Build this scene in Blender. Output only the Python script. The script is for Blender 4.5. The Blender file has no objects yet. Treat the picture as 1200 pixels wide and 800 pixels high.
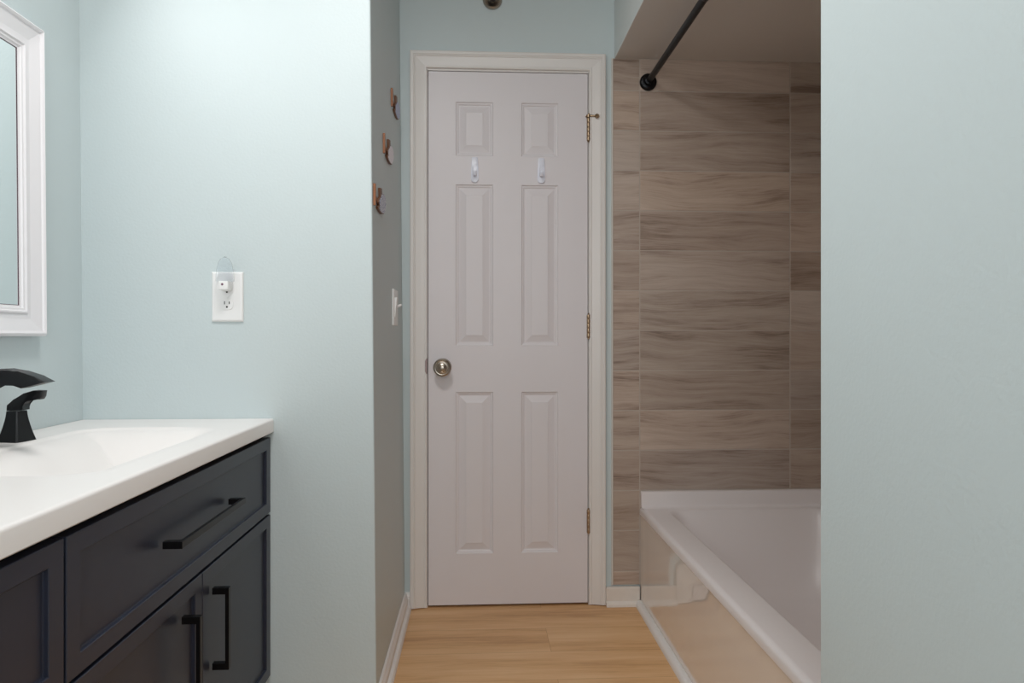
import bpy, bmesh, math, random
from mathutils import Vector, Matrix
random.seed(7)
S = bpy.context.scene
C = S.collection

# ------------------------------------------------------------------ camera
F_PX = 805.0
cam_d = bpy.data.cameras.new('camera')
cam_d.sensor_width = 36.0
cam_d.lens = 36.0 * F_PX / 1200.0
cam_d.shift_y = -6.5 / 1200.0
cam_d.clip_start = 0.02
cam = bpy.data.objects.new('camera', cam_d)
cam.location = (0, 0, 1.025)
cam.rotation_euler = (math.radians(90), 0, -math.atan(40 / F_PX))
C.objects.link(cam)
S.camera = cam

# ------------------------------------------------------------------ light, exposure
S.view_settings.view_transform = 'Standard'
S.view_settings.look = 'None'
S.view_settings.exposure = 0.28
S.cycles.diffuse_bounces = 10
S.cycles.max_bounces = 14
S.view_settings.gamma = 1.0
S.view_settings.use_curve_mapping = False
W = bpy.data.worlds.new('world'); S.world = W; W.use_nodes = True
W.node_tree.nodes['Background'].inputs[0].default_value = (0.6, 0.7, 0.8, 1)
W.node_tree.nodes['Background'].inputs[1].default_value = 0.02

def area(name, loc, rot, sx, sy, power, col=(1, 1, 1), shape='RECTANGLE', spread=180):
    l = bpy.data.lights.new(name, 'AREA'); l.shape = shape; l.size = sx; l.size_y = sy
    l.energy = power; l.color = col; l.spread = math.radians(spread)
    o = bpy.data.objects.new(name, l); o.location = loc
    o.rotation_euler = [math.radians(a) for a in rot]; C.objects.link(o); return o

# flush ceiling lamp in the middle of the bathroom
area('ceiling_lamp_light', (-0.26, 1.05, 2.41), (0, 0, 0), 0.40, 0.40, 10.8, (1.0, 0.978, 0.958), 'DISK')
# lamp bar above the mirror
area('vanity_lamp_light', (-0.93, 1.30, 2.02), (0, -62, 0), 0.22, 0.66, 2.6, (1.0, 0.99, 0.985))
# unseen soft fill added behind the camera to lift the passage and soften contrast
area('fill_light', (0.05, -0.95, 1.50), (90, 0, -3), 0.75, 1.3, 13, (0.96, 0.98, 1.0))

# ------------------------------------------------------------------ materials
def srgb(r, g, b):
    f = lambda c: (c / 255 / 12.92) if c / 255 <= 0.04045 else ((c / 255 + 0.055) / 1.055) ** 2.4
    return (f(r), f(g), f(b), 1)

def mat(name, col, rough=0.5, metal=0.0, bump=0.0, bscale=200, spec=0.5, coat=0.0, var=0.0, vscale=3.0, bdist=0.001, coat_r=0.1):
    m = bpy.data.materials.new(name); m.use_nodes = True
    nt = m.node_tree; n = nt.nodes; L = nt.links
    p = n['Principled BSDF']
    p.inputs['Base Color'].default_value = col
    p.inputs['Roughness'].default_value = rough
    p.inputs['Metallic'].default_value = metal
    p.inputs['Specular IOR Level'].default_value = spec
    p.inputs['Coat Weight'].default_value = coat
    p.inputs['Coat Roughness'].default_value = coat_r
    tc = n.new('ShaderNodeTexCoord')
    nz = n.new('ShaderNodeTexNoise'); nz.inputs['Scale'].default_value = vscale; nz.inputs['Detail'].default_value = 4
    L.new(tc.outputs['Object'], nz.inputs['Vector'])
    mx = n.new('ShaderNodeMix'); mx.data_type = 'RGBA'
    mx.inputs[6].default_value = tuple(c * (1 - var) for c in col[:3]) + (1,)
    mx.inputs[7].default_value = tuple(min(1, c * (1 + var)) for c in col[:3]) + (1,)
    L.new(nz.outputs['Fac'], mx.inputs[0]); L.new(mx.outputs[2], p.inputs['Base Color'])
    if bump:
        b = n.new('ShaderNodeBump'); b.inputs['Strength'].default_value = bump; b.inputs['Distance'].default_value = bdist
        n2 = n.new('ShaderNodeTexNoise'); n2.inputs['Scale'].default_value = bscale; n2.inputs['Detail'].default_value = 3
        L.new(tc.outputs['Object'], n2.inputs['Vector'])
        L.new(n2.outputs['Fac'], b.inputs['Height']); L.new(b.outputs['Normal'], p.inputs['Normal'])
    return m

M = {}
M['paint'] = mat('aqua_wall_paint', srgb(198, 209, 211), 0.5, bump=0.35, bscale=140, var=0.012, bdist=0.0012)
M['ceil'] = mat('ceiling_paint', srgb(206, 200, 194), 0.7, bump=0.2, bscale=90, var=0.02)
M['white'] = mat('white_trim_paint', srgb(226, 222, 219), 0.35, bump=0.12, bscale=60, var=0.02, vscale=9)
M['door'] = mat('white_door_paint', srgb(222, 217, 220), 0.42, bump=0.10, bscale=70, var=0.012, vscale=6)
M['frame'] = mat('white_mirror_frame_paint', srgb(232, 230, 233), 0.3)
M['counter'] = mat('white_cultured_marble', srgb(240, 236, 234), 0.30, spec=0.35)
M['acrylic'] = mat('white_tub_acrylic', srgb(226, 219, 218), 0.34, coat=0.0, coat_r=0.15, bump=0.05, bscale=5, bdist=0.004)
M['apron'] = mat('glossy_tub_apron', srgb(230, 221, 213), 0.08, coat=1.0, coat_r=0.02, bump=0.08, bscale=6, bdist=0.003)
M['navy'] = mat('navy_cabinet_lacquer', srgb(40, 44, 58), 0.36, spec=0.5, var=0.05, vscale=5)
M['gap_shade'] = mat('cabinet_gap_shade', srgb(14, 14, 20), 0.8)
M['black'] = mat('matte_black_metal', srgb(20, 20, 23), 0.34, metal=0.6)
M['bronze'] = mat('dark_bronze_faucet', srgb(17, 17, 20), 0.36, metal=0.4, coat=0.1)
M['nickel'] = mat('brushed_nickel', srgb(176, 166, 154), 0.30, metal=1.0)
M['brass'] = mat('aged_brass', srgb(178, 154, 128), 0.38, metal=1.0, var=0.2, vscale=60)
M['plastic'] = mat('white_plastic', srgb(236, 236, 236), 0.3)
M['hook'] = mat('satin_white_hook_plastic', srgb(226, 228, 240), 0.3)
M['dark'] = mat('dark_slot', srgb(22, 20, 20), 0.6)
M['sensor'] = mat('violet_light_sensor', srgb(120, 86, 104), 0.3)
M['wood'] = mat('brown_stained_wood', srgb(150, 96, 62), 0.5, var=0.2, vscale=40)
M['darkwood'] = mat('dark_brown_wood', srgb(112, 76, 54), 0.5, var=0.2, vscale=40)
M['mirror'] = mat('mirror_silver', srgb(235, 240, 240), 0.01, metal=1.0)
M['bevelline'] = mat('mirror_bevel_edge', srgb(96, 76, 84), 0.2, metal=0.4)
M['grout'] = mat('beige_grout', srgb(184, 172, 162), 0.9)
M['caulk'] = mat('white_caulk', srgb(214, 210, 204), 0.5)

def glassy():
    m = bpy.data.materials.new('clear_plastic'); m.use_nodes = True
    p = m.node_tree.nodes['Principled BSDF']
    p.inputs['Base Color'].default_value = (0.97, 0.98, 0.99, 1)
    p.inputs['Roughness'].default_value = 0.04
    p.inputs['IOR'].default_value = 1.05
    p.inputs['Transmission Weight'].default_value = 1.0
    return m
M['clear'] = glassy()

def wood_mat(name, c_dark, c_mid, c_light, use_uv, rough, plank=None, contrast=1.0, warp=0.05):
    """Wood grain along the first coordinate. use_uv: coordinates (with an offset per tile) from the UV layer."""
    m = bpy.data.materials.new(name); m.use_nodes = True
    nt = m.node_tree; n = nt.nodes; L = nt.links; p = n['Principled BSDF']
    tc = n.new('ShaderNodeTexCoord')
    src = tc.outputs['UV'] if use_uv else tc.outputs['Object']
    if plank:
        br = n.new('ShaderNodeTexBrick')
        br.offset = 0.37; br.inputs['Scale'].default_value = 1.0
        br.inputs['Brick Width'].default_value = plank[0]; br.inputs['Row Height'].default_value = plank[1]
        br.inputs['Mortar Size'].default_value = 0.0007; br.inputs['Mortar Smooth'].default_value = 0.3
        br.inputs['Color1'].default_value = (0, 0, 0, 1); br.inputs['Color2'].default_value = (1, 1, 1, 1)
        br.inputs['Mortar'].default_value = (0.5, 0.5, 0.5, 1)
        mp0 = n.new('ShaderNodeMapping'); mp0.inputs['Location'].default_value = (1.4, -0.062, 0)
        L.new(src, mp0.inputs['Vector']); L.new(mp0.outputs[0], br.inputs['Vector'])
        off = n.new('ShaderNodeVectorMath'); off.operation = 'SCALE'; off.inputs[3].default_value = 3.7
        L.new(br.outputs['Color'], off.inputs[0])
        add = n.new('ShaderNodeVectorMath'); add.operation = 'ADD'
        L.new(src, add.inputs[0]); L.new(off.outputs[0], add.inputs[1]); src = add.outputs[0]
    # gentle warp so that the grain swirls
    w = n.new('ShaderNodeTexNoise'); w.inputs['Scale'].default_value = 1.0; w.inputs['Detail'].default_value = 1
    mpw = n.new('ShaderNodeMapping'); mpw.inputs['Scale'].default_value = (2.6, 4.5, 1)
    L.new(src, mpw.inputs['Vector']); L.new(mpw.outputs[0], w.inputs['Vector'])
    sub = n.new('ShaderNodeVectorMath'); sub.operation = 'SUBTRACT'; sub.inputs[1].default_value = (0.5, 0.5, 0.5)
    L.new(w.outputs['Color'], sub.inputs[0])
    sc = n.new('ShaderNodeVectorMath'); sc.operation = 'MULTIPLY'; sc.inputs[1].default_value = (0.0, warp, 0.0)
    L.new(sub.outputs[0], sc.inputs[0])
    ad = n.new('ShaderNodeVectorMath'); ad.operation = 'ADD'
    L.new(src, ad.inputs[0]); L.new(sc.outputs[0], ad.inputs[1])
    def grain(sx, sy, det, rgh=0.55):
        mp = n.new('ShaderNodeMapping'); mp.inputs['Scale'].default_value = (sx, sy, 1)
        L.new(ad.outputs[0], mp.inputs['Vector'])
        t = n.new('ShaderNodeTexNoise'); t.inputs['Scale'].default_value = 1; t.inputs['Detail'].default_value = det
        t.inputs['Roughness'].default_value = rgh
        L.new(mp.outputs[0], t.inputs['Vector']); return t.outputs['Fac']
    g1 = grain(2.6, 34, 6, .62); g2 = grain(9, 230, 4, 0.7); g3 = grain(1.3, 10, 2)
    def math_(op, a, b):
        q = n.new('ShaderNodeMath'); q.operation = op
        for i, v in enumerate((a, b)):
            if isinstance(v, (int, float)): q.inputs[i].default_value = v
            else: L.new(v, q.inputs[i])
        return q.outputs[0]
    s = math_('ADD', math_('ADD', math_('MULTIPLY', g1, 0.36), math_('MULTIPLY', g2, 0.26)), math_('MULTIPLY', g3, 0.38))
    s = math_('ADD', math_('MULTIPLY', math_('SUBTRACT', s, 0.5), contrast), 0.5)
    rp = n.new('ShaderNodeValToRGB')
    e = rp.color_ramp.elements
    e[0].position = 0.30; e[0].color = c_dark
    e[1].position = 0.66; e[1].color = c_light
    x = rp.color_ramp.elements.new(0.46); x.color = c_mid
    L.new(s, rp.inputs[0])
    col = rp.outputs[0]
    if use_uv:      # each tile its own tone, stored on its faces
        at = n.new('ShaderNodeAttribute'); at.attribute_name = 'tone'
        mm = n.new('ShaderNodeMix'); mm.data_type = 'RGBA'; mm.blend_type = 'MULTIPLY'; mm.inputs[0].default_value = 1
        L.new(col, mm.inputs[6]); L.new(at.outputs['Color'], mm.inputs[7]); col = mm.outputs[2]
    if plank:
        mm = n.new('ShaderNodeMix'); mm.data_type = 'RGBA'
        L.new(br.outputs['Fac'], mm.inputs[0]); L.new(col, mm.inputs[6]); mm.inputs[7].default_value = tuple(c * 0.85 for c in c_dark[:3]) + (1,)
        col = mm.outputs[2]
    L.new(col, p.inputs['Base Color'])
    p.inputs['Roughness'].default_value = rough
    b = n.new('ShaderNodeBump'); b.inputs['Strength'].default_value = 0.15; b.inputs['Distance'].default_value = 0.0006
    L.new(s, b.inputs['Height']); L.new(b.outputs['Normal'], p.inputs['Normal'])
    return m
M['tile'] = wood_mat('wood_look_porcelain_tile', srgb(142, 124, 112), srgb(182, 165, 153), srgb(198, 183, 172), True, 0.42, contrast=1.9, warp=.09)
M['floor'] = wood_mat('light_oak_plank', srgb(182, 136, 92), srgb(210, 165, 117), srgb(222, 182, 137), False, 0.42, plank=(2.6, 0.18), contrast=1.5, warp=.03)

def pattern_mat(name, c1, c2, scale, rot):
    m = bpy.data.materials.new(name); m.use_nodes = True
    nt = m.node_tree; n = nt.nodes; L = nt.links; p = n['Principled BSDF']
    tc = n.new('ShaderNodeTexCoord'); mp = n.new('ShaderNodeMapping'); mp.inputs['Rotation'].default_value = rot
    wv = n.new('ShaderNodeTexWave'); wv.inputs['Scale'].default_value = scale; wv.inputs['Distortion'].default_value = 2.0
    wv.bands_direction = 'Y'; wv.inputs['Detail Scale'].default_value = 3
    rp = n.new('ShaderNodeValToRGB'); rp.color_ramp.elements[0].color = c1; rp.color_ramp.elements[1].color = c2
    rp.color_ramp.elements[0].position = .35; rp.color_ramp.elements[1].position = .6
    L.new(tc.outputs['Object'], mp.inputs[0]); L.new(mp.outputs[0], wv.inputs['Vector'])
    L.new(wv.outputs['Fac'], rp.inputs[0]); L.new(rp.outputs[0], p.inputs['Base Color']); p.inputs['Roughness'].default_value = .5
    return m
M['stripe'] = pattern_mat('blue_white_stripes', srgb(70, 90, 150), srgb(250, 250, 252), 38, (0.7, 0, 0))
M['pale'] = pattern_mat('pale_lilac_marks', srgb(225, 220, 232), srgb(250, 246, 250), 30, (0.4, 0, 0))
M['greyblue'] = pattern_mat('grey_blue_marks', srgb(150, 165, 205), srgb(205, 212, 232), 30, (0.2, 0, 0))

# ------------------------------------------------------------------ helpers
def obj(name, bm, m, parent=None, smooth=False, recalc=True):
    if recalc: bmesh.ops.recalc_face_normals(bm, faces=bm.faces)
    me = bpy.data.meshes.new(name); bm.to_mesh(me); bm.free()
    ms = m if isinstance(m, (list, tuple)) else [m]
    for x in ms: me.materials.append(x)
    if smooth:
        me.polygons.foreach_set('use_smooth', [True] * len(me.polygons))
        me.set_sharp_from_angle(angle=math.radians(40))
    o = bpy.data.objects.new(name, me); C.objects.link(o)
    if parent: o.parent = parent
    return o

def struct(name, bm, m, **k):
    o = obj(name, bm, m, **k); o['kind'] = 'structure'; return o

def tag(o, label, cat, group=None):
    o['label'] = label; o['category'] = cat
    if group: o['group'] = group
    return o

def thing(name, label, cat, loc, group=None):
    o = bpy.data.objects.new(name, None); o.empty_display_size = 0.05; C.objects.link(o); o.location = loc
    return tag(o, label, cat, group)

def local(parent):
    v = parent.location
    return Matrix.Translation(-v)

def box(bm, x0, x1, y0, y1, z0, z1, bev=0.0, seg=2):
    r = bmesh.ops.create_cube(bm, size=1)
    vs = r['verts']
    bmesh.ops.scale(bm, vec=(x1 - x0, y1 - y0, z1 - z0), verts=vs)
    bmesh.ops.translate(bm, vec=((x0 + x1) / 2, (y0 + y1) / 2, (z0 + z1) / 2), verts=vs)
    if bev:
        es = list({e for v in vs for e in v.link_edges})
        bmesh.ops.bevel(bm, geom=es, offset=bev, segments=seg, affect='EDGES', profile=0.5)
    return vs

def lathe(bm, prof, origin, axis, n=40):
    """prof: (radius, distance along axis)."""
    ax = Vector(axis).normalized()
    up = Vector((0, 0, 1)) if abs(ax.z) < .9 else Vector((1, 0, 0))
    a = ax.cross(up).normalized(); b = ax.cross(a)
    O = Vector(origin); rings = []
    for r, h in prof:
        if r < 1e-6: rings.append([bm.verts.new(O + ax * h)])
        else: rings.append([bm.verts.new(O + ax * h + (a * math.cos(t) + b * math.sin(t)) * r) for t in [2 * math.pi * i / n for i in range(n)]])
    for A, B in zip(rings, rings[1:]):
        for i in range(n):
            j = (i + 1) % n
            if len(A) == 1 and len(B) == 1: continue
            if len(A) == 1: bm.faces.new((A[0], B[i], B[j]))
            elif len(B) == 1: bm.faces.new((A[i], A[j], B[0]))
            else: bm.faces.new((A[i], A[j], B[j], B[i]))

def prism(bm, pts, fn, d0, d1, bev=0.0, seg=2):
    """polygon pts (u,v); fn(u,v,d) -> xyz; extruded from d0 to d1."""
    A = [bm.verts.new(fn(u, v, d0)) for u, v in pts]
    B = [bm.verts.new(fn(u, v, d1)) for u, v in pts]
    fs = [bm.faces.new(A), bm.faces.new(list(reversed(B)))]
    n = len(pts)
    for i in range(n):
        j = (i + 1) % n; fs.append(bm.faces.new((A[i], B[i], B[j], A[j])))
    if bev:
        es = list({e for f in fs[:2] for e in f.edges})
        bmesh.ops.bevel(bm, geom=es, offset=bev, segments=seg, affect='EDGES', profile=0.5)
    return fs

def sweep(bm, prof, stations):
    """prof: list of (w,t); stations: list of fn(w,t)->xyz ; open ends capped."""
    R = [[bm.verts.new(f(w, t)) for w, t in prof] for f in stations]
    n = len(prof)
    for A, B in zip(R, R[1:]):
        for i in range(n):
            j = (i + 1) % n; bm.faces.new((A[i], A[j], B[j], B[i]))
    bm.faces.new(R[0]); bm.faces.new(list(reversed(R[-1])))

LEAN = 0.0085           # the left-hand walls lean a hair out of plumb
def lean(bm):
    for v in bm.verts: v.co.x += -LEAN * (v.co.z - 1.025)

YB = 2.604              # back wall plane
YR = 1.88               # wall with the outlet
XL = -1.050             # mirror wall
XC = -0.2835            # passage wall left of the door
XR = 0.521              # right wall
YE = 1.023              # end of the right wall

# ------------------------------------------------------------------ room shell
bm = bmesh.new(); box(bm, -1.2, 1.6, -1.1, 2.75, -0.05, 0)
struct('floor', bm, M['floor'])
bm = bmesh.new(); box(bm, -1.2, 1.6, -1.1, 2.75, 2.44, 2.5)
struct('ceiling', bm, M['ceil'])
bm = bmesh.new(); box(bm, XL - .12, XL, -1.0, YR + .02, 0, 2.46)
lean(bm); struct('wall_left', bm, M['paint'])
bm = bmesh.new(); box(bm, XL - .12, XC, YR, YB + .1, 0, 2.46, bev=0.004)
lean(bm); struct('wall_left_return', bm, M['paint'])
bm = bmesh.new()
box(bm, XC - .05, -0.212, YB, YB + .1, 0, 2.44)
box(bm, 0.444, 1.5, YB, YB + .1, 0, 2.44)
box(bm, -0.212, 0.444, YB, YB + .1, 2.052, 2.44)
struct('wall_back', bm, M['paint'])
bm = bmesh.new(); box(bm, XR, 1.5, -1.0, YE, 0, 2.44, bev=0.004, seg=3)
struct('wall_right', bm, M['paint'])
bm = bmesh.new(); box(bm, -1.2, 1.6, -1.1, -1.0, 0, 2.44)
struct('wall_front', bm, M['paint'])
bm = bmesh.new(); box(bm, 1.39, 1.5, YE, YB, 0, 2.44)
struct('wall_alcove', bm, M['paint'])
bm = bmesh.new(); box(bm, XR, 1.39, YE, YB, 2.083, 2.44, bev=0.003)
for f in bm.faces: f.material_index = 1 if f.normal.z < -0.9 else 0
struct('ceiling_soffit', bm, [mat('soffit_side_paint', srgb(214, 220, 219), .6, bump=.2, bscale=90), M['ceil']], recalc=False)

# ------------------------------------------------------------------ wood-look tile
def tile_wall(name, us, vs, fn, thick=0.008):
    """us, vs: lists of joints; fn(u, v, d) -> xyz, d = distance off the wall."""
    bm = bmesh.new(); uv = bm.loops.layers.uv.new('UVMap'); tone = bm.loops.layers.color.new('tone')
    gap = 0.0019
    for u0, u1 in zip(us, us[1:]):
        for v0, v1 in zip(vs, vs[1:]):
            a0, a1, b0, b1 = u0 + gap, u1 - gap, v0 + gap, v1 - gap
            k = 0.0012
            P = [(a0, b0), (a1, b0), (a1, b1), (a0, b1)]
            Q = [(a0 + k, b0 + k), (a1 - k, b0 + k), (a1 - k, b1 - k), (a0 + k, b1 - k)]
            ou, ov = random.uniform(0, 40), random.uniform(0, 40)
            g = random.uniform(0.90, 1.0); w_ = random.uniform(0.975, 1.0)
            col = (g, g * w_, g * w_ * w_, 1)
            rows = [(P, 0.001), (P, thick - k), (Q, thick)]
            V = [[(bm.verts.new(fn(p[0], p[1], d)), p) for p in pts] for pts, d in rows]
            faces = []
            for A, B in zip(V, V[1:]):
                for i in range(4):
                    j = (i + 1) % 4; faces.append([A[i], A[j], B[j], B[i]])
            faces.append(V[2])
            for fl in faces:
                f = bm.faces.new([x[0] for x in fl]); f.material_index = 0
                for lp, x in zip(f.loops, fl):
                    lp[uv].uv = (x[1][0] + ou, x[1][1] + ov); lp[tone] = col
    # grout bed
    pts = [(us[0], vs[0]), (us[-1], vs[0]), (us[-1], vs[-1]), (us[0], vs[-1])]
    A = [bm.verts.new(fn(u, v, 0.0)) for u, v in pts]; B = [bm.verts.new(fn(u, v, thick - 0.001)) for u, v in pts]
    fs = [bm.faces.new(B)] + [bm.faces.new((A[i], A[(i + 1) % 4], B[(i + 1) % 4], B[i])) for i in range(4)]
    for f in fs: f.material_index = 1
    return struct(name, bm, [M['tile'], M['grout']])
zs = [0.076, 0.128] + [0.2835 + 0.1525 * i for i in range(12)] + [2.083]
tile_wall('wall_back_tile', [0.514, 0.6175, 1.204, 1.389], zs, lambda u, v, d: (u, YB - d, v))
tile_wall('wall_alcove_tile', [YE, 1.19, 1.79, 2.39, YB - .009], zs, lambda u, v, d: (1.39 - d, u, v))
tile_wall('wall_right_tile', [0.53, 0.70, 1.30, 1.38], zs, lambda u, v, d: (u, YE + d, v))
bm = bmesh.new(); box(bm, 0.5085, 0.514, YB - .0095, YB, 0.074, 2.083, bev=0.001)
struct('trim_3', bm, M['caulk'])

# ------------------------------------------------------------------ door casing, jamb, door
prof = [(0, 0), (0, .009), (.003, .0115), (.008, .0115), (.010, .0095), (.020, .0110), (.040, .0150), (.044, .0180), (.047, .0165), (.050, .0190), (.058, .0190), (.062, .0165), (.062, 0)]
xl, xr, zt = -0.1925, 0.4235, 2.0335
bm = bmesh.new()
sweep(bm, prof, [lambda w, t: (xl - w, YB - t, 0.004), lambda w, t: (xl - w, YB - t, zt + w),
                 lambda w, t: (xr + w, YB - t, zt + w), lambda w, t: (xr + w, YB - t, 0.004)])
casing = struct('trim_1', bm, M['white'])
bm = bmesh.new()
box(bm, -0.212, -0.190, YB - .001, YB + .1, 0, 2.03)
box(bm, 0.4215, 0.444, YB - .001, YB + .1, 0, 2.03)
box(bm, -0.212, 0.444, YB - .001, YB + .1, 2.0265, 2.052)
box(bm, -0.190, -0.178, YB + .036, YB + .07, 0, 2.03); box(bm, 0.4105, 0.4215, YB + .036, YB + .07, 0, 2.03)
box(bm, -0.190, 0.4215, YB + .036, YB + .07, 2.0145, 2.0265)
struct('trim_2', bm, M['white'])
bm = bmesh.new(); box(bm, -0.2, 0.43, YB + .07, YB + .10, 0, 2.03)     # near-black backing and bottom strip: shade of the door gaps as colour
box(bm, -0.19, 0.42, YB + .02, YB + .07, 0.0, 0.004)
struct('door_gap_shade', bm, M['dark'])

def panel_door():
    bm = bmesh.new()
    x0, x1, z0, z1 = -0.1865, 0.4180, 0.010, 2.0225
    yf, yb = YB - 0.003, YB + 0.031
    cols = [(-0.084, 0.058), (0.165, 0.305)]
    rws = [(0.203, 0.813), (0.988, 1.597), (1.705, 1.909)]
    xs = [x0, -0.084, 0.058, 0.165, 0.305, x1]
    zz = [z0, 0.203, 0.813, 0.988, 1.597, 1.705, 1.909, z1]
    rings = [(0, 0), (.0035, .0045), (.0075, .0052), (.0115, .0085), (.0155, .0085), (.0375, .0025), (.040, .0012)]
    def isp(a, b): return a in (-0.084, 0.165) and b in (0.203, 0.988, 1.705)
    for i in range(5):
        for j in range(7):
            a, b, c, d = xs[i], xs[i + 1], zz[j], zz[j + 1]
            if not isp(a, c):
                bm.faces.new([bm.verts.new(p) for p in ((a, yf, c), (b, yf, c), (b, yf, d), (a, yf, d))]); continue
            prev = None
            for off, dep in rings:
                R = [bm.verts.new(p) for p in ((a + off, yf + dep, c + off), (b - off, yf + dep, c + off), (b - off, yf + dep, d - off), (a + off, yf + dep, d - off))]
                if prev:
                    for k in range(4):
                        l = (k + 1) % 4; bm.faces.new((prev[k], prev[l], R[l], R[k]))
                prev = R
            bm.faces.new(prev)
    P = [(x0, z0), (x1, z0), (x1, z1), (x0, z1)]
    B = [bm.verts.new((x, yb, z)) for x, z in P]; Fv = [bm.verts.new((x, yf, z)) for x, z in P]
    bm.faces.new(B)
    for k in range(4): bm.faces.new((Fv[k], Fv[(k + 1) % 4], B[(k + 1) % 4], B[k]))
    bmesh.ops.remove_doubles(bm, verts=bm.verts, dist=1e-5)
    return bm
door = struct('door_1', panel_door(), M['door'])
door['label'] = 'white six-panel door closed in its white casing'
YF = YB - .003
bm = bmesh.new()
lathe(bm, [(0, 0), (.0325, 0), (.033, .003), (.030, .007), (.022, .010), (.012, .012), (.0115, .026)], (-0.132, YF, 0.908), (0, -1, 0))
rose = obj('knob_rosette', bm, M['nickel'], door, smooth=True)
bm = bmesh.new()
lathe(bm, [(.0115, .024), (.022, .028), (.030, .036), (.0335, .045), (.0325, .052), (.027, .056), (.0245, .0555), (.023, .058), (.017, .0595), (.0155, .058), (.0125, .0595), (.008, .061), (.0065, .0635), (0, .0645)], (-0.132, YF, 0.908), (0, -1, 0), 56)
obj('knob', bm, M['nickel'], door, smooth=True)
bm = bmesh.new(); prism(bm, [(-.029, 0), (.029, 0), (.029, -.003), (.020, -.0075), (-.020, -.0075), (-.029, -.003)],
                        lambda u, v, d: (-0.1905 + v, d, 0.911 + u), YB - .013, YB - .001)
obj('strike_plate', bm, mat('worn_strike_plate', srgb(140, 122, 120), .4, metal=.8), casing)
for zc in (1.811, 1.062, 0.321):
    bm = bmesh.new()
    h = 0.044
    x = 0.4200
    for k in range(5):
        a = zc - h + k * 2 * h / 5
        lathe(bm, [(0, 0), (.0058, 0), (.0064, .001), (.0064, 2 * h / 5 - .0015), (.0058, 2 * h / 5 - .0004), (0, 2 * h / 5 - .0004)], (x, YF - .006, a), (0, 0, 1), 16)
    lathe(bm, [(0, 0), (.003, .001), (.004, .004), (0, .006)], (x, YF - .006, zc + h), (0, 0, 1), 12)
    lathe(bm, [(0, 0), (.003, .001), (.004, .004), (0, .006)], (x, YF - .006, zc - h), (0, 0, -1), 12)
    box(bm, x - .0015, x + .0015, YF - .006, YF + .02, zc - h, zc + h)
    hg = obj('hinge', bm, M['brass'], door, smooth=True)
    if zc > 1.5:      # hinge-pin door stop with its little arm and rubber foot
        bm = bmesh.new()
        lathe(bm, [(0, 0), (.0085, 0), (.0085, .009), (0, .009)], (x, YF - .006, zc + h + .001), (0, 0, 1), 18)
        lathe(bm, [(0, 0), (.0035, .002), (.0035, .012), (0, .014)], (x + .002, YF - .006, zc + h + .004), (0, 0, 1), 12)
        lathe(bm, [(0, 0), (.0040, 0), (.0030, .028), (0, .028)], (x + .003, YF - .007, zc + h + .007), (1, -.25, -.08), 12)
        lathe(bm, [(0, 0), (.0022, 0), (.0022, .012), (0, .012)], (x - .001, YF - .007, zc + h + .004), (-.9, -.4, -.2), 12)
        lathe(bm, [(0, -.001), (.008, .0), (.009, .004), (.006, .008), (.0035, .009), (.0035, .015), (0, .016)], (x + .031, YF - .020, zc + h + .005), (.1, 1, -.5), 18)
        obj('door_stop', bm, M['brass'], hg, smooth=True)

# ------------------------------------------------------------------ baseboards and quarter round
bb = [(0, 0), (.027, 0), (.0265, .008), (.022, .0155), (.0145, .019), (.013, .020), (.013, .040), (.0105, .044), (.0115, .047), (.0085, .051), (.0075, .056), (.004, .060), (0, .061)]
xf = XC + LEAN   # foot of the leaning passage wall
bm = bmesh.new()
sweep(bm, bb, [lambda w, t: (-0.545, YR - w, t), lambda w, t: (xf + w, YR - w, t), lambda w, t: (xf + w, YB - w, t), lambda w, t: (-0.2555, YB - w, t)])
struct('baseboard_left', bm, M['white'])
bm = bmesh.new()
box(bm, 0.4865, 0.6165, YB - .018, YB, 0.0, 0.070, bev=0.003)
prism(bm, [(0, 0), (.014, 0), (.013, .008), (.009, .014), (0, .018)], lambda u, v, d: (d, YB - .018 - u, v), 0.486, 0.606)
struct('baseboard_back', bm, mat('chipped_white_paint', srgb(224, 216, 208), .45, bump=.4, bscale=60, var=.06, vscale=40, bdist=.002))
bm = bmesh.new()
box(bm, XR - .012, XR, -1.0, YE, 0, .07, bev=.003)
struct('baseboard_right', bm, M['white'])
bm = bmesh.new()
qr = [(0, 0), (.022, 0), (.0215, .006), (.019, .013), (.013, .019), (.006, .0215), (0, .022)]
prism(bm, qr, lambda u, v, d: (0.6195 - u, d, v), YE + .002, YB - .021)
struct('trim_5', bm, M['white'], smooth=True)

# ------------------------------------------------------------------ bathtub
def rrect(x0, x1, y0, y1, r, k=10):
    out = []
    for cx, cy, a0 in ((x1 - r, y1 - r, 0), (x0 + r, y1 - r, 90), (x0 + r, y0 + r, 180), (x1 - r, y0 + r, 270)):
        for i in range(k + 1):
            a = math.radians(a0 + 90 * i / k); out.append((cx + r * math.cos(a), cy + r * math.sin(a)))
    return out
tub = thing('bathtub', 'white built-in bathtub with a glossy apron below the wood-look tile', 'bathtub', (1.0, 1.8, 0))
TL = local(tub)
ox0, ox1, oy0, oy1 = 0.617, 1.380, YE + .010, YB - .0095
bm = bmesh.new()
loops = []
def add(z, R): loops.append([bm.verts.new((x, y, z)) for x, y in R])
add(0.346, rrect(ox0 + .006, ox1, oy0, oy1, .002))
add(0.346, rrect(ox0, ox1, oy0, oy1, .002))
add(0.362, rrect(ox0, ox1, oy0, oy1, .003))
add(0.369, rrect(ox0 + .003, ox1, oy0, oy1, .004))
add(0.3735, rrect(ox0 + .010, ox1, oy0, oy1, .006))
add(0.374, rrect(ox0 + .016, ox1 - .01, oy0 + .01, oy1 - .01, .01))
ix0, ix1, iy0, iy1 = 0.704, 1.325, YE + .10, 2.545
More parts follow.
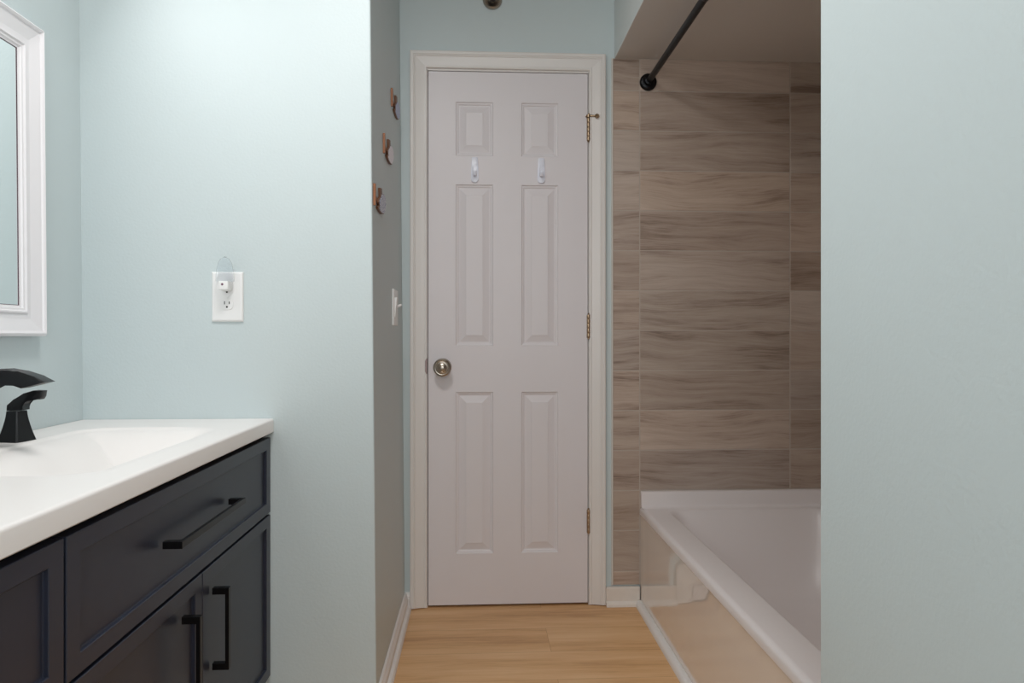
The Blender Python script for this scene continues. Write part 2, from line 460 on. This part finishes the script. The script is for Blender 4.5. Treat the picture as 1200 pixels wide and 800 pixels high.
for off, z, r in ((0, .374, .055), (.003, .3735, .056), (.008, .371, .058), (.013, .365, .06), (.018, .350, .065), (.028, .28, .075), (.042, .20, .085), (.060, .12, .10), (.080, .085, .11), (.11, .070, .12), (.16, .066, .13)):
    bk = off * (1.0 if off < .02 else 1.9)
    add(z, rrect(ix0 + off, ix1 - off, iy0 + bk, iy1 - bk, r))
for A, B in zip(loops, loops[1:]):
    n = len(A)
    for i in range(n): bm.faces.new((A[i], A[(i + 1) % n], B[(i + 1) % n], B[i]))
bm.faces.new(loops[-1])
bmesh.ops.transform(bm, matrix=TL, verts=bm.verts)
obj('rim', bm, M['acrylic'], tub, smooth=True)
bm = bmesh.new()
lip = [(0, 0), (.034, 0), (.024, .0015), (.0175, .006), (.0155, .014), (.0150, .052), (.0125, .0585), (.006, .0605), (0, .0605)]
sweep(bm, lip, [lambda w, t: (ox0 + .003, oy1 - w, .3735 + t), lambda w, t: (ox1 - w, oy1 - w, .3735 + t),
                lambda w, t: (ox1 - w, oy0 + w, .3735 + t), lambda w, t: (ox0 + .003, oy0 + w, .3735 + t)])
bmesh.ops.transform(bm, matrix=TL, verts=bm.verts)
obj('tile_flange', bm, M['acrylic'], tub, smooth=True)
bm = bmesh.new()
# apron skin: slightly bowed between a raised border
ny, nz = 60, 16
V = []
for j in range(nz + 1):
    row = []
    for i in range(ny + 1):
        y = oy0 + (oy1 - oy0) * i / ny; z = .002 + (.350 - .002) * j / nz
        e = min((oy1 - y), (y - oy0), .08) / .08
        e2 = min(z / .05, (.35 - z) / .03, 1)
        q = max(0, min(1, min(e, e2))); q = q * q * (3 - 2 * q)
        row.append(bm.verts.new((ox0 + .002 + .0025 * q, y, z)))
    V.append(row)
for j in range(nz):
    for i in range(ny): bm.faces.new((V[j][i], V[j][i + 1], V[j + 1][i + 1], V[j + 1][i]))
ext = bmesh.ops.extrude_face_region(bm, geom=bm.faces[:])
for v in [g for g in ext['geom'] if isinstance(g, bmesh.types.BMVert)]: v.co.x = ox0 + .014
bmesh.ops.transform(bm, matrix=TL, verts=bm.verts)
obj('apron', bm, M['apron'], tub, smooth=True)

# ------------------------------------------------------------------ shower rod
rod = thing('shower_rod', 'black shower curtain rod running along the tub under the soffit', 'shower rod', (0.649, 2.585, 1.993))
TL = local(rod); yt = YB - .0085
bm = bmesh.new()
lathe(bm, [(0, 0), (.0115, 0), (.0115, .66), (.0125, .66), (.0135, .664), (.0135, yt - YE - .009), (0, yt - YE - .009)], (0.649, yt, 1.993), (0, -1, 0), 32)
bmesh.ops.transform(bm, matrix=TL, verts=bm.verts); obj('pole', bm, M['black'], rod, smooth=True)
for yy, dr in ((yt, -1), (YE + .009, 1)):
    bm = bmesh.new(); lathe(bm, [(0, 0), (.0325, 0), (.033, .004), (.031, .010), (.027, .013), (.018, .014), (.0165, .026), (.0115, .028)], (0.649, yy, 1.993), (0, dr, 0), 40)
    bmesh.ops.transform(bm, matrix=TL, verts=bm.verts); obj('end_flange', bm, M['black'], rod, smooth=True)

# ------------------------------------------------------------------ vanity cabinet
XF = -0.556
van = thing('vanity_cabinet', 'navy blue shaker vanity cabinet with black bar pulls', 'cabinet', (-0.80, 1.10, 0))
TL = local(van)
def vpart(name, bm, m, parent=van, smooth=False):
    bmesh.ops.transform(bm, matrix=TL, verts=bm.verts); return obj(name, bm, m, parent, smooth)
bm = bmesh.new()
box(bm, -1.040, -1.030, 0.06, 1.876, 0.10, 0.757)
box(bm, -1.030, XF - .021, 0.06, 0.078, 0.10, 0.757)
box(bm, -1.030, XF - .021, 1.858, 1.876, 0.10, 0.757)
box(bm, -1.030, XF - .021, 0.078, 1.858, 0.10, 0.118)
box(bm, -1.030, XF - .021, 0.947, 0.965, 0.118, 0.700)
box(bm, XF - .045, XF - .021, 0.078, 1.858, 0.715, 0.757)
box(bm, -1.035, XF - .07, 0.08, 1.872, 0.0, 0.10)
vpart('carcass', bm, M['navy'])
bm = bmesh.new(); box(bm, XF - .0210, XF - .0195, 0.064, 1.874, 0.105, 0.756); vpart('front_reveal', bm, M['gap_shade'])  # thin near-black sheet, paints the shade in the gaps between fronts

def shaker(y0, y1, z0, z1, st=.033, rl=.030, rec=.007):
    bm = bmesh.new()
    xb = XF - .019
    b = .0012
    O = [(y0, z0), (y1, z0), (y1, z1), (y0, z1)]
    def R(o, x): return [bm.verts.new((x, y0 + o[0], z0 + o[1])) if k == 0 else
                         bm.verts.new((x, y1 - o[0], z0 + o[1])) if k == 1 else
                         bm.verts.new((x, y1 - o[0], z1 - o[1])) if k == 2 else
                         bm.verts.new((x, y0 + o[0], z1 - o[1])) for k in range(4)]
    L_ = [R((0, 0), xb), R((0, 0), XF - b), R((b, b), XF), R((st - b, rl - b), XF), R((st, rl), XF - b), R((st, rl), XF - rec + .001), R((st + .0025, rl + .0025), XF - rec)]
    bm.faces.new(L_[0])
    for A, B in zip(L_, L_[1:]):
        for k in range(4):
            l = (k + 1) % 4; bm.faces.new((A[k], A[l], B[l], B[k]))
    bm.faces.new(L_[-1])
    return bm
def pull_y(yc, zc, half=.160):
    bm = bmesh.new(); t = .0065
    box(bm, XF + .0265, XF + .0345, yc - half, yc + half, zc - t, zc + t, bev=.0008)
    for s in (-1, 1):
        box(bm, XF, XF + .0275, yc + s * (half - .007) - .007, yc + s * (half - .007) + .007, zc - t, zc + t, bev=.0008)
    return bm
def pull_z(yc, z0, z1):
    bm = bmesh.new(); t = .006
    box(bm, XF + .0265, XF + .0345, yc - t, yc + t, z0, z1, bev=.0008)
    for a, b_ in ((z0, z0 + .014), (z1 - .014, z1)):
        box(bm, XF, XF + .0275, yc - t, yc + t, a, b_, bev=.0008)
    return bm
d = vpart('drawer', shaker(0.959, 1.873, 0.5525, 0.7530), M['navy']); vpart('handle', pull_y(1.408, 0.655, .167), M['black'], d)
d = vpart('door', shaker(1.4200, 1.873, 0.115, 0.5465), M['navy']); vpart('handle', pull_z(1.474, 0.325, 0.497), M['black'], d)
d = vpart('door', shaker(0.959, 1.4160, 0.115, 0.5465), M['navy']); vpart('handle', pull_z(1.325, 0.325, 0.497), M['black'], d)
d = vpart('drawer', shaker(0.066, 0.953, 0.5525, 0.7530), M['navy']); vpart('handle', pull_y(0.51, 0.655, .167), M['black'], d)
d = vpart('door', shaker(0.512, 0.953, 0.115, 0.5465), M['navy']); vpart('handle', pull_z(0.566, 0.325, 0.497), M['black'], d)
d = vpart('door', shaker(0.066, 0.508, 0.115, 0.5465), M['navy']); vpart('handle', pull_z(0.455, 0.325, 0.497), M['black'], d)

# ------------------------------------------------------------------ countertop with moulded basin
def ss(a, b, x):
    t = max(0, min(1, (x - a) / (b - a))); return t * t * (3 - 2 * t)
def basin_depth(x, y):
    x0, x1, y0, y1, r = -0.938, -0.606, 1.125, 1.705, 0.07
    cx, cy = (x0 + x1) / 2, (y0 + y1) / 2
    qx, qy = abs(x - cx) - (x1 - x0) / 2 + r, abs(y - cy) - (y1 - y0) / 2 + r
    dd = math.hypot(max(qx, 0), max(qy, 0)) + min(max(qx, qy), 0) - r
    d_ = -dd
    # a fine raised bead just outside the edge
    return .0045 * ss(-.001, .006, d_) * (1 - ss(-.76, -.66, x)) + .082 * ss(0, .17, d_) - .0006 * (ss(-.010, -.006, d_) - ss(-.005, -.001, d_))
bm = bmesh.new()
cx0, cx1, cy0, cy1, zt_, zb_ = XL + .003, -0.549, 0.05, 1.8785, 0.803, 0.766
xs_ = [cx0 + (cx1 - .006 - cx0) * i / 96 for i in range(97)]
ys_ = [cy0 + (cy1 - cy0) * i / 330 for i in range(331)]
G = [[bm.verts.new((x, y, zt_ - basin_depth(x, y))) for y in ys_] for x in xs_]
for rr in range(1, 5):       # rounded front edge
    a = math.radians(90 * rr / 4)
    G.append([bm.verts.new((cx1 - .006 + .006 * math.sin(a), y, zt_ - .006 + .006 * math.cos(a))) for y in ys_])
G.append([bm.verts.new((cx1, y, zb_ + .002)) for y in ys_])
G.append([bm.verts.new((cx1 - .002, y, zb_)) for y in ys_])
for A, B in zip(G, G[1:]):
    for i in range(len(ys_) - 1): bm.faces.new((A[i], B[i], B[i + 1], A[i + 1]))
for idx in (0, -1):          # ends
    lo = bm.verts.new((cx0, ys_[idx], zb_)); bm.faces.new([g[idx] for g in G] + [lo])
ct = obj('countertop', bm, M['counter'], smooth=True, recalc=False)
bm = bmesh.new(); bm.from_mesh(ct.data); bmesh.ops.recalc_face_normals(bm, faces=bm.faces)
if sum(f.normal.z for f in bm.faces) < 0: bmesh.ops.reverse_faces(bm, faces=bm.faces)
bm.to_mesh(ct.data); bm.free()
tag(ct, 'white vanity countertop with moulded basin on the navy cabinet', 'countertop')

# ------------------------------------------------------------------ faucet
fc = thing('faucet', 'dark bronze widespread faucet on the white countertop', 'faucet', (-0.97, 1.40, 0.803))
TL = local(fc)
def flared(bm, cx, cy, z0, z1, w0, w1, ch=.26):
    R = []
    for k in range(7):
        t = k / 6; w = w1 + (w0 - w1) * (1 - t) ** 1.45
        z = z0 + (z1 - z0) * t; c_ = w * ch
        P = [(w, -w + c_), (w, w - c_), (w - c_, w), (-w + c_, w), (-w, w - c_), (-w, -w + c_), (-w + c_, -w), (w - c_, -w)]
        a = math.radians(-12)
        R.append([bm.verts.new((cx + x * math.cos(a) - y * math.sin(a), cy + x * math.sin(a) + y * math.cos(a), z)) for x, y in P])
    for A, B in zip(R, R[1:]):
        for i in range(8): bm.faces.new((A[i], A[(i + 1) % 8], B[(i + 1) % 8], B[i]))
    bm.faces.new(R[0]); bm.faces.new(R[-1])
def fpart(name, bm, parent=fc, smooth=False):
    bmesh.ops.transform(bm, matrix=TL, verts=bm.verts); return obj(name, bm, M['bronze'], parent, smooth)
for yc in (1.503, 1.297):
    bm = bmesh.new(); flared(bm, -0.974, yc, .803, .8670, .0258, .0135, .13)
    hb = fpart('handle_base', bm)
    bm = bmesh.new()
    prof = [(11.8, 481.3), (12.3, 475), (20, 468.5), (30, 462), (40, 458.8), (50.2, 459), (49.2, 465.5), (47, 469), (40, 468.5), (33, 469.8), (29.2, 474), (29.6, 480.8)]
    pts = [(-0.971 + (p - 20.8) * .001875, .868 + (481.3 - q) * .001875) for p, q in prof]
    prism(bm, pts, lambda u, v, dd: (u, yc + dd * (1 - .35 * max(0, (u + .95) / .04)), v), -.0125, .0125, bev=.002)
    fpart('lever', bm, hb, True)
bm = bmesh.new()
flared(bm, -0.985, 1.40, .803, .875, .029, .0165)
pts = [(-1.003, .870), (-1.002, .915), (-.990, .940), (-.970, .953), (-.945, .960), (-.920, .961), (-.895, .956), (-.865, .946), (-.842, .9345), (-.868, .928), (-.891, .9225), (-.905, .928), (-.922, .932), (-.938, .931), (-.952, .924), (-.962, .912), (-.967, .870)]
prism(bm, pts, lambda u, v, dd: (u, 1.40 + dd * (1 + .12 * max(0, (u + .93) / .08)), v), -.0155, .0155, bev=.0035, seg=3)
fpart('spout', bm, smooth=True)

# ------------------------------------------------------------------ mirror
mr = thing('wall_mirror', 'white framed rectangular mirror above the vanity countertop', 'mirror', (XL, 1.40, 1.028))
TL = local(mr)
fp = [(0, -.001), (0, .020), (.003, .026), (.007, .029), (.011, .026), (.013, .022), (.017, .021), (.040, .0135), (.052, .0125), (.054, .0165), (.057, .0165), (.060, .0125), (.064, .0120), (.066, .0085), (.070, .0075), (.070, -.001)]
my0, my1, mz0, mz1 = 1.107, 1.680, 1.024, 1.748
bm = bmesh.new()
loopsM = []
for w, t in fp:
    xx = XL + .006 + t
    loopsM.append([bm.verts.new(p) for p in ((xx, my0 + w, mz0 + w), (xx, my1 - w, mz0 + w), (xx, my1 - w, mz1 - w), (xx, my0 + w, mz1 - w))])
for A, B in zip(loopsM, loopsM[1:] + loopsM[:1]):
    for k in range(4):
        l = (k + 1) % 4; bm.faces.new((A[k], A[l], B[l], B[k]))
lean(bm); bmesh.ops.transform(bm, matrix=TL, verts=bm.verts); obj('mirror_frame', bm, M['frame'], mr)
bm = bmesh.new(); box(bm, XL + .004, XL + .0115, my0 + .068, my1 - .068, mz0 + .068, mz1 - .068)
lean(bm); bmesh.ops.transform(bm, matrix=TL, verts=bm.verts); obj('mirror_glass', bm, M['mirror'], mr)
bm = bmesh.new()
for a, b_, c_, d_ in ((my0 + .070, my1 - .070, mz0 + .070, mz0 + .0715), (my0 + .070, my1 - .070, mz1 - .0715, mz1 - .070), (my0 + .070, my0 + .0715, mz0 + .070, mz1 - .070), (my1 - .0715, my1 - .070, mz0 + .070, mz1 - .070)):
    box(bm, XL + .0112, XL + .0125, a, b_, c_, d_)
lean(bm); bmesh.ops.transform(bm, matrix=TL, verts=bm.verts); obj('glass_edge', bm, M['bevelline'], mr)

# ------------------------------------------------------------------ wall outlet and night light
oc = (-0.6700, YR, 1.1300)
ot = thing('wall_outlet', 'white oversized duplex outlet plate on the pale wall above the counter', 'outlet', oc)
TL = local(ot)
def opart(name, bm, m, parent=ot, smooth=False):
    bmesh.ops.transform(bm, matrix=TL, verts=bm.verts); return obj(name, bm, m, parent, smooth)
bm = bmesh.new()
O_ = [(.0415, 0), (.0415, .003), (.0385, .0062), (.0360, .0068)]
Rr = []
for w, t in O_:
    hgt = w + (.0665 - .0415)
    Rr.append([bm.verts.new((oc[0] + x, YR - t, oc[2] + z)) for x, z in ((-w, -hgt), (w, -hgt), (w, hgt), (-w, hgt))])
for A, B in zip(Rr, Rr[1:]):
    for k in range(4): bm.faces.new((A[k], A[(k + 1) % 4], B[(k + 1) % 4], B[k]))
bm.faces.new(Rr[-1]); bm.faces.new(Rr[0]); opart('cover_plate', bm, M['plastic'])
def recept(zc):
    bm = bmesh.new(); P = []
    for i in range(48):
        a = 2 * math.pi * i / 48; P.append((.0172 * math.cos(a), max(-.0140, min(.0140, .0172 * math.sin(a)))))
    P2 = []
    for p in P:
        if not P2 or (abs(p[0] - P2[-1][0]) + abs(p[1] - P2[-1][1])) > 1e-5: P2.append(p)
    prism(bm, P2, lambda u, v, dd: (oc[0] + u, dd, zc + v), YR - .0084, YR - .0060, bev=.0005)
    r_ = opart('receptacle', bm, M['plastic'])
    bm = bmesh.new()
    for dx, hh in ((-.0062, .0040), (.0062, .0034)): box(bm, oc[0] + dx - .0012, oc[0] + dx + .0012, YR - .0086, YR - .008, zc + .0035 - hh, zc + .0035 + hh)
    lathe(bm, [(0, 0), (.0026, 0), (.0026, .0004), (0, .0004)], (oc[0], YR - .0082, zc - .0075), (0, -1, 0), 14)
    opart('slots', bm, M['dark'], r_)
recept(1.130 + .0200); recept(1.130 - .0200)
bm = bmesh.new(); lathe(bm, [(0, .0075), (.003, .0075), (.0034, .006)], (oc[0], YR, 1.130), (0, -1, 0), 14); opart('screw', bm, M['plastic'], smooth=True)

nl = thing('night_light', 'small plug-in night light with clear shade in the upper outlet', 'night light', (-0.668, YR - .0085, 1.145))
TL = local(nl)
def npart(name, bm, m, smooth=False):
    bmesh.ops.transform(bm, matrix=TL, verts=bm.verts); return obj(name, bm, m, nl, smooth)
bm = bmesh.new(); box(bm, -.6795, -.6545, YR - .044, YR - .0100, 1.1460, 1.1695, bev=.0025, seg=3)
box(bm, -.677, -.657, YR - .020, YR - .0088, 1.1440, 1.152, bev=.002)
npart('housing', bm, M['plastic'], True)
bm = bmesh.new(); lathe(bm, [(0, .0012), (.0024, .0010), (.0032, 0)], (-.6695, YR - .044, 1.1605), (0, -1, 0), 16); npart('light_sensor', bm, M['sensor'], True)
bm = bmesh.new()
def dome(rx, ry, h, inner):
    R = []
    for k in range(13):
        t = k / 13; s_ = math.sqrt(max(0, 1 - t ** 2.6))
        R.append([bm.verts.new((-.668 + rx * s_ * math.cos(a), YR - .0285 + ry * s_ * math.sin(a), 1.169 + h * t)) for a in [2 * math.pi * i / 28 for i in range(28)]])
    for A, B in zip(R, R[1:]):
        for i in range(28): bm.faces.new((A[i], A[(i + 1) % 28], B[(i + 1) % 28], B[i]))
    tip = bm.verts.new((-.668, YR - .0285, 1.169 + h))
    for i in range(28): bm.faces.new((R[-1][i], R[-1][(i + 1) % 28], tip))
    return R[0]
a_ = dome(.0235, .0160, .066, False); b_ = dome(.0223, .0148, .0648, True)
for i in range(28): bm.faces.new((a_[i], a_[(i + 1) % 28], b_[(i + 1) % 28], b_[i]))
npart('clear_shade', bm, M['clear'], True)

# ------------------------------------------------------------------ light switch on the passage wall
def xw(z): return XC - LEAN * (z - 1.025)
swz = 1.121
sw = thing('light_switch', 'white two-gang switch plate on the grey passage wall beside the door', 'light switch', (xw(swz), 2.352, swz))
def spart(name, bm, m, smooth=False, parent=None):
    bmesh.ops.transform(bm, matrix=Matrix.Translation(-sw.location), verts=bm.verts); return obj(name, bm, m, parent or sw, smooth)
bm = bmesh.new(); box(bm, xw(swz) - .0005, xw(swz) + .0065, 2.294, 2.410, swz - .061, swz + .061, bev=.0028, seg=3); spart('cover_plate', bm, M['plastic'], True)
bm = bmesh.new(); prism(bm, [(-.033, 0), (.033, 0), (.033, .0085), (0, .0045), (-.033, .0022)], lambda u, v, dd: (xw(swz) + .0062 + v, dd, swz + u), 2.313, 2.346, bev=.0006)
spart('rocker', bm, M['plastic'])
bm = bmesh.new(); prism(bm, [(-.005, 0), (.005, 0), (.0105, .0155), (.0045, .0175)], lambda u, v, dd: (xw(swz) + .0062 + v, dd, swz + .004 + u), 2.371, 2.380, bev=.0012)
spart('toggle', bm, M['plastic'])

# ------------------------------------------------------------------ three ornaments climbing the passage wall
def ornament(y0, z0, face, label, tilt=0):
    t = thing('wall_ornament', label, 'wall ornament', (xw(z0), y0, z0), 'wooden ornaments climbing the passage wall')
    bm = bmesh.new()
    prism(bm, [(0, -.006), (.011, -.006), (.011, .053), (0, .053)], lambda u, v, dd: (dd, u, v), 0, .0066, bev=.0005)
    prism(bm, [(.010, .022), (.085, .014), (.085, .024), (.010, .032)], lambda u, v, dd: (dd, u, v), 0, .002)
    obj('wooden_stem', bm, M['wood'], t)
    pts = [(.090, .060), (.126, .066), (.128, .051), (.173, .058), (.203, .051), (.209, .031), (.194, .013), (.161, -.003), (.125, -.009), (.088, -.009), (.056, -.007), (.047, -.002), (.070, .007), (.058, .013), (.066, .023), (.098, .037)]
    bm = bmesh.new(); prism(bm, pts, lambda u, v, dd: (dd, u, v), 0, .0070, bev=.0004)
    obj('wooden_arm', bm, M['darkwood'], t)
    pp = [(.128, .050), (.172, .0565), (.201, .050), (.207, .031), (.192, .014), (.160, -.001), (.126, -.006), (.092, -.006), (.070, -.002), (.084, .007), (.074, .013), (.080, .022), (.106, .036)]
    bm = bmesh.new(); prism(bm, pp, lambda u, v, dd: (dd, u, v), .0066, .0078)
    obj('patterned_face', bm, face, t)
    return t
ornament(1.899, 1.390, M['stripe'], 'lowest small wooden wall ornament, its face in blue and white stripes')
ornament(2.103, 1.588, M['pale'], 'middle small wooden wall ornament with a plain pale whitish face')
ornament(2.308, 1.799, M['greyblue'], 'topmost small wooden wall ornament with a grey-blue face')

# ------------------------------------------------------------------ adhesive hooks on the door
def hook(xc, label):
    zb = 1.6035
    t = thing('adhesive_hook', label, 'hook', (xc, YF, zb), 'white adhesive hooks on the door')
    bm = bmesh.new()
    P = []
    for i in range(13):
        a = math.pi + math.pi * i / 12; P.append((.0145 * math.cos(a), .0125 + .0125 * math.sin(a)))
    P += [(.0140, .045), (.0125, .066), (.0115, .092), (.009, .0955), (-.009, .0955), (-.0115, .092), (-.0125, .066), (-.0140, .045)]
    prism(bm, P, lambda u, v, dd: (u, dd, v), -.0065, -.0002, bev=.0012)
    obj('base_plate', bm, M['hook'], t, smooth=True)
    bm = bmesh.new()
    Q = [(-.0040, .076), (-.0085, .074), (-.0100, .062), (-.0105, .036), (-.0130, .024), (-.0185, .0215), (-.0225, .0265), (-.0240, .036), (-.0270, .036), (-.0262, .024), (-.0215, .0145), (-.0140, .0135), (-.0080, .020), (-.0040, .030)]
    Q = [(a, .0225 + (b - .0135) * .78) for a, b in Q]
    prism(bm, Q, lambda u, v, dd: (dd * (1 if v > .03 else .85), u, v), -.0068, .0068, bev=.0012)
    obj('hook_arm', bm, M['hook'], t, smooth=True)
hook(-0.0115, 'left of two white adhesive hooks on the door, nearer the knob')
hook(0.2400, 'right of two white adhesive hooks on the door, nearer the hinges')

# ------------------------------------------------------------------ sprinkler head above the door
sp = thing('sprinkler_head', 'round brass-toned sprinkler head on the wall above the door', 'sprinkler', (0.055, YB, 2.296))
bm = bmesh.new(); lathe(bm, [(0, 0), (.0345, 0), (.0365, .004), (.0355, .010), (.031, .014), (.025, .013), (.018, .006), (.014, .005), (0, .005)], (0, 0, 0), (0, -1, 0), 44)
obj('escutcheon', bm, M['nickel'], sp, smooth=True)
bm = bmesh.new(); lathe(bm, [(0, .004), (.008, .004), (.009, .012), (.009, .018), (.006, .020), (.006, .030), (.0125, .031), (.0125, .033), (0, .034)], (0, 0, 0), (0, -1, 0), 24)
obj('nozzle', bm, M['dark'], sp, smooth=True)
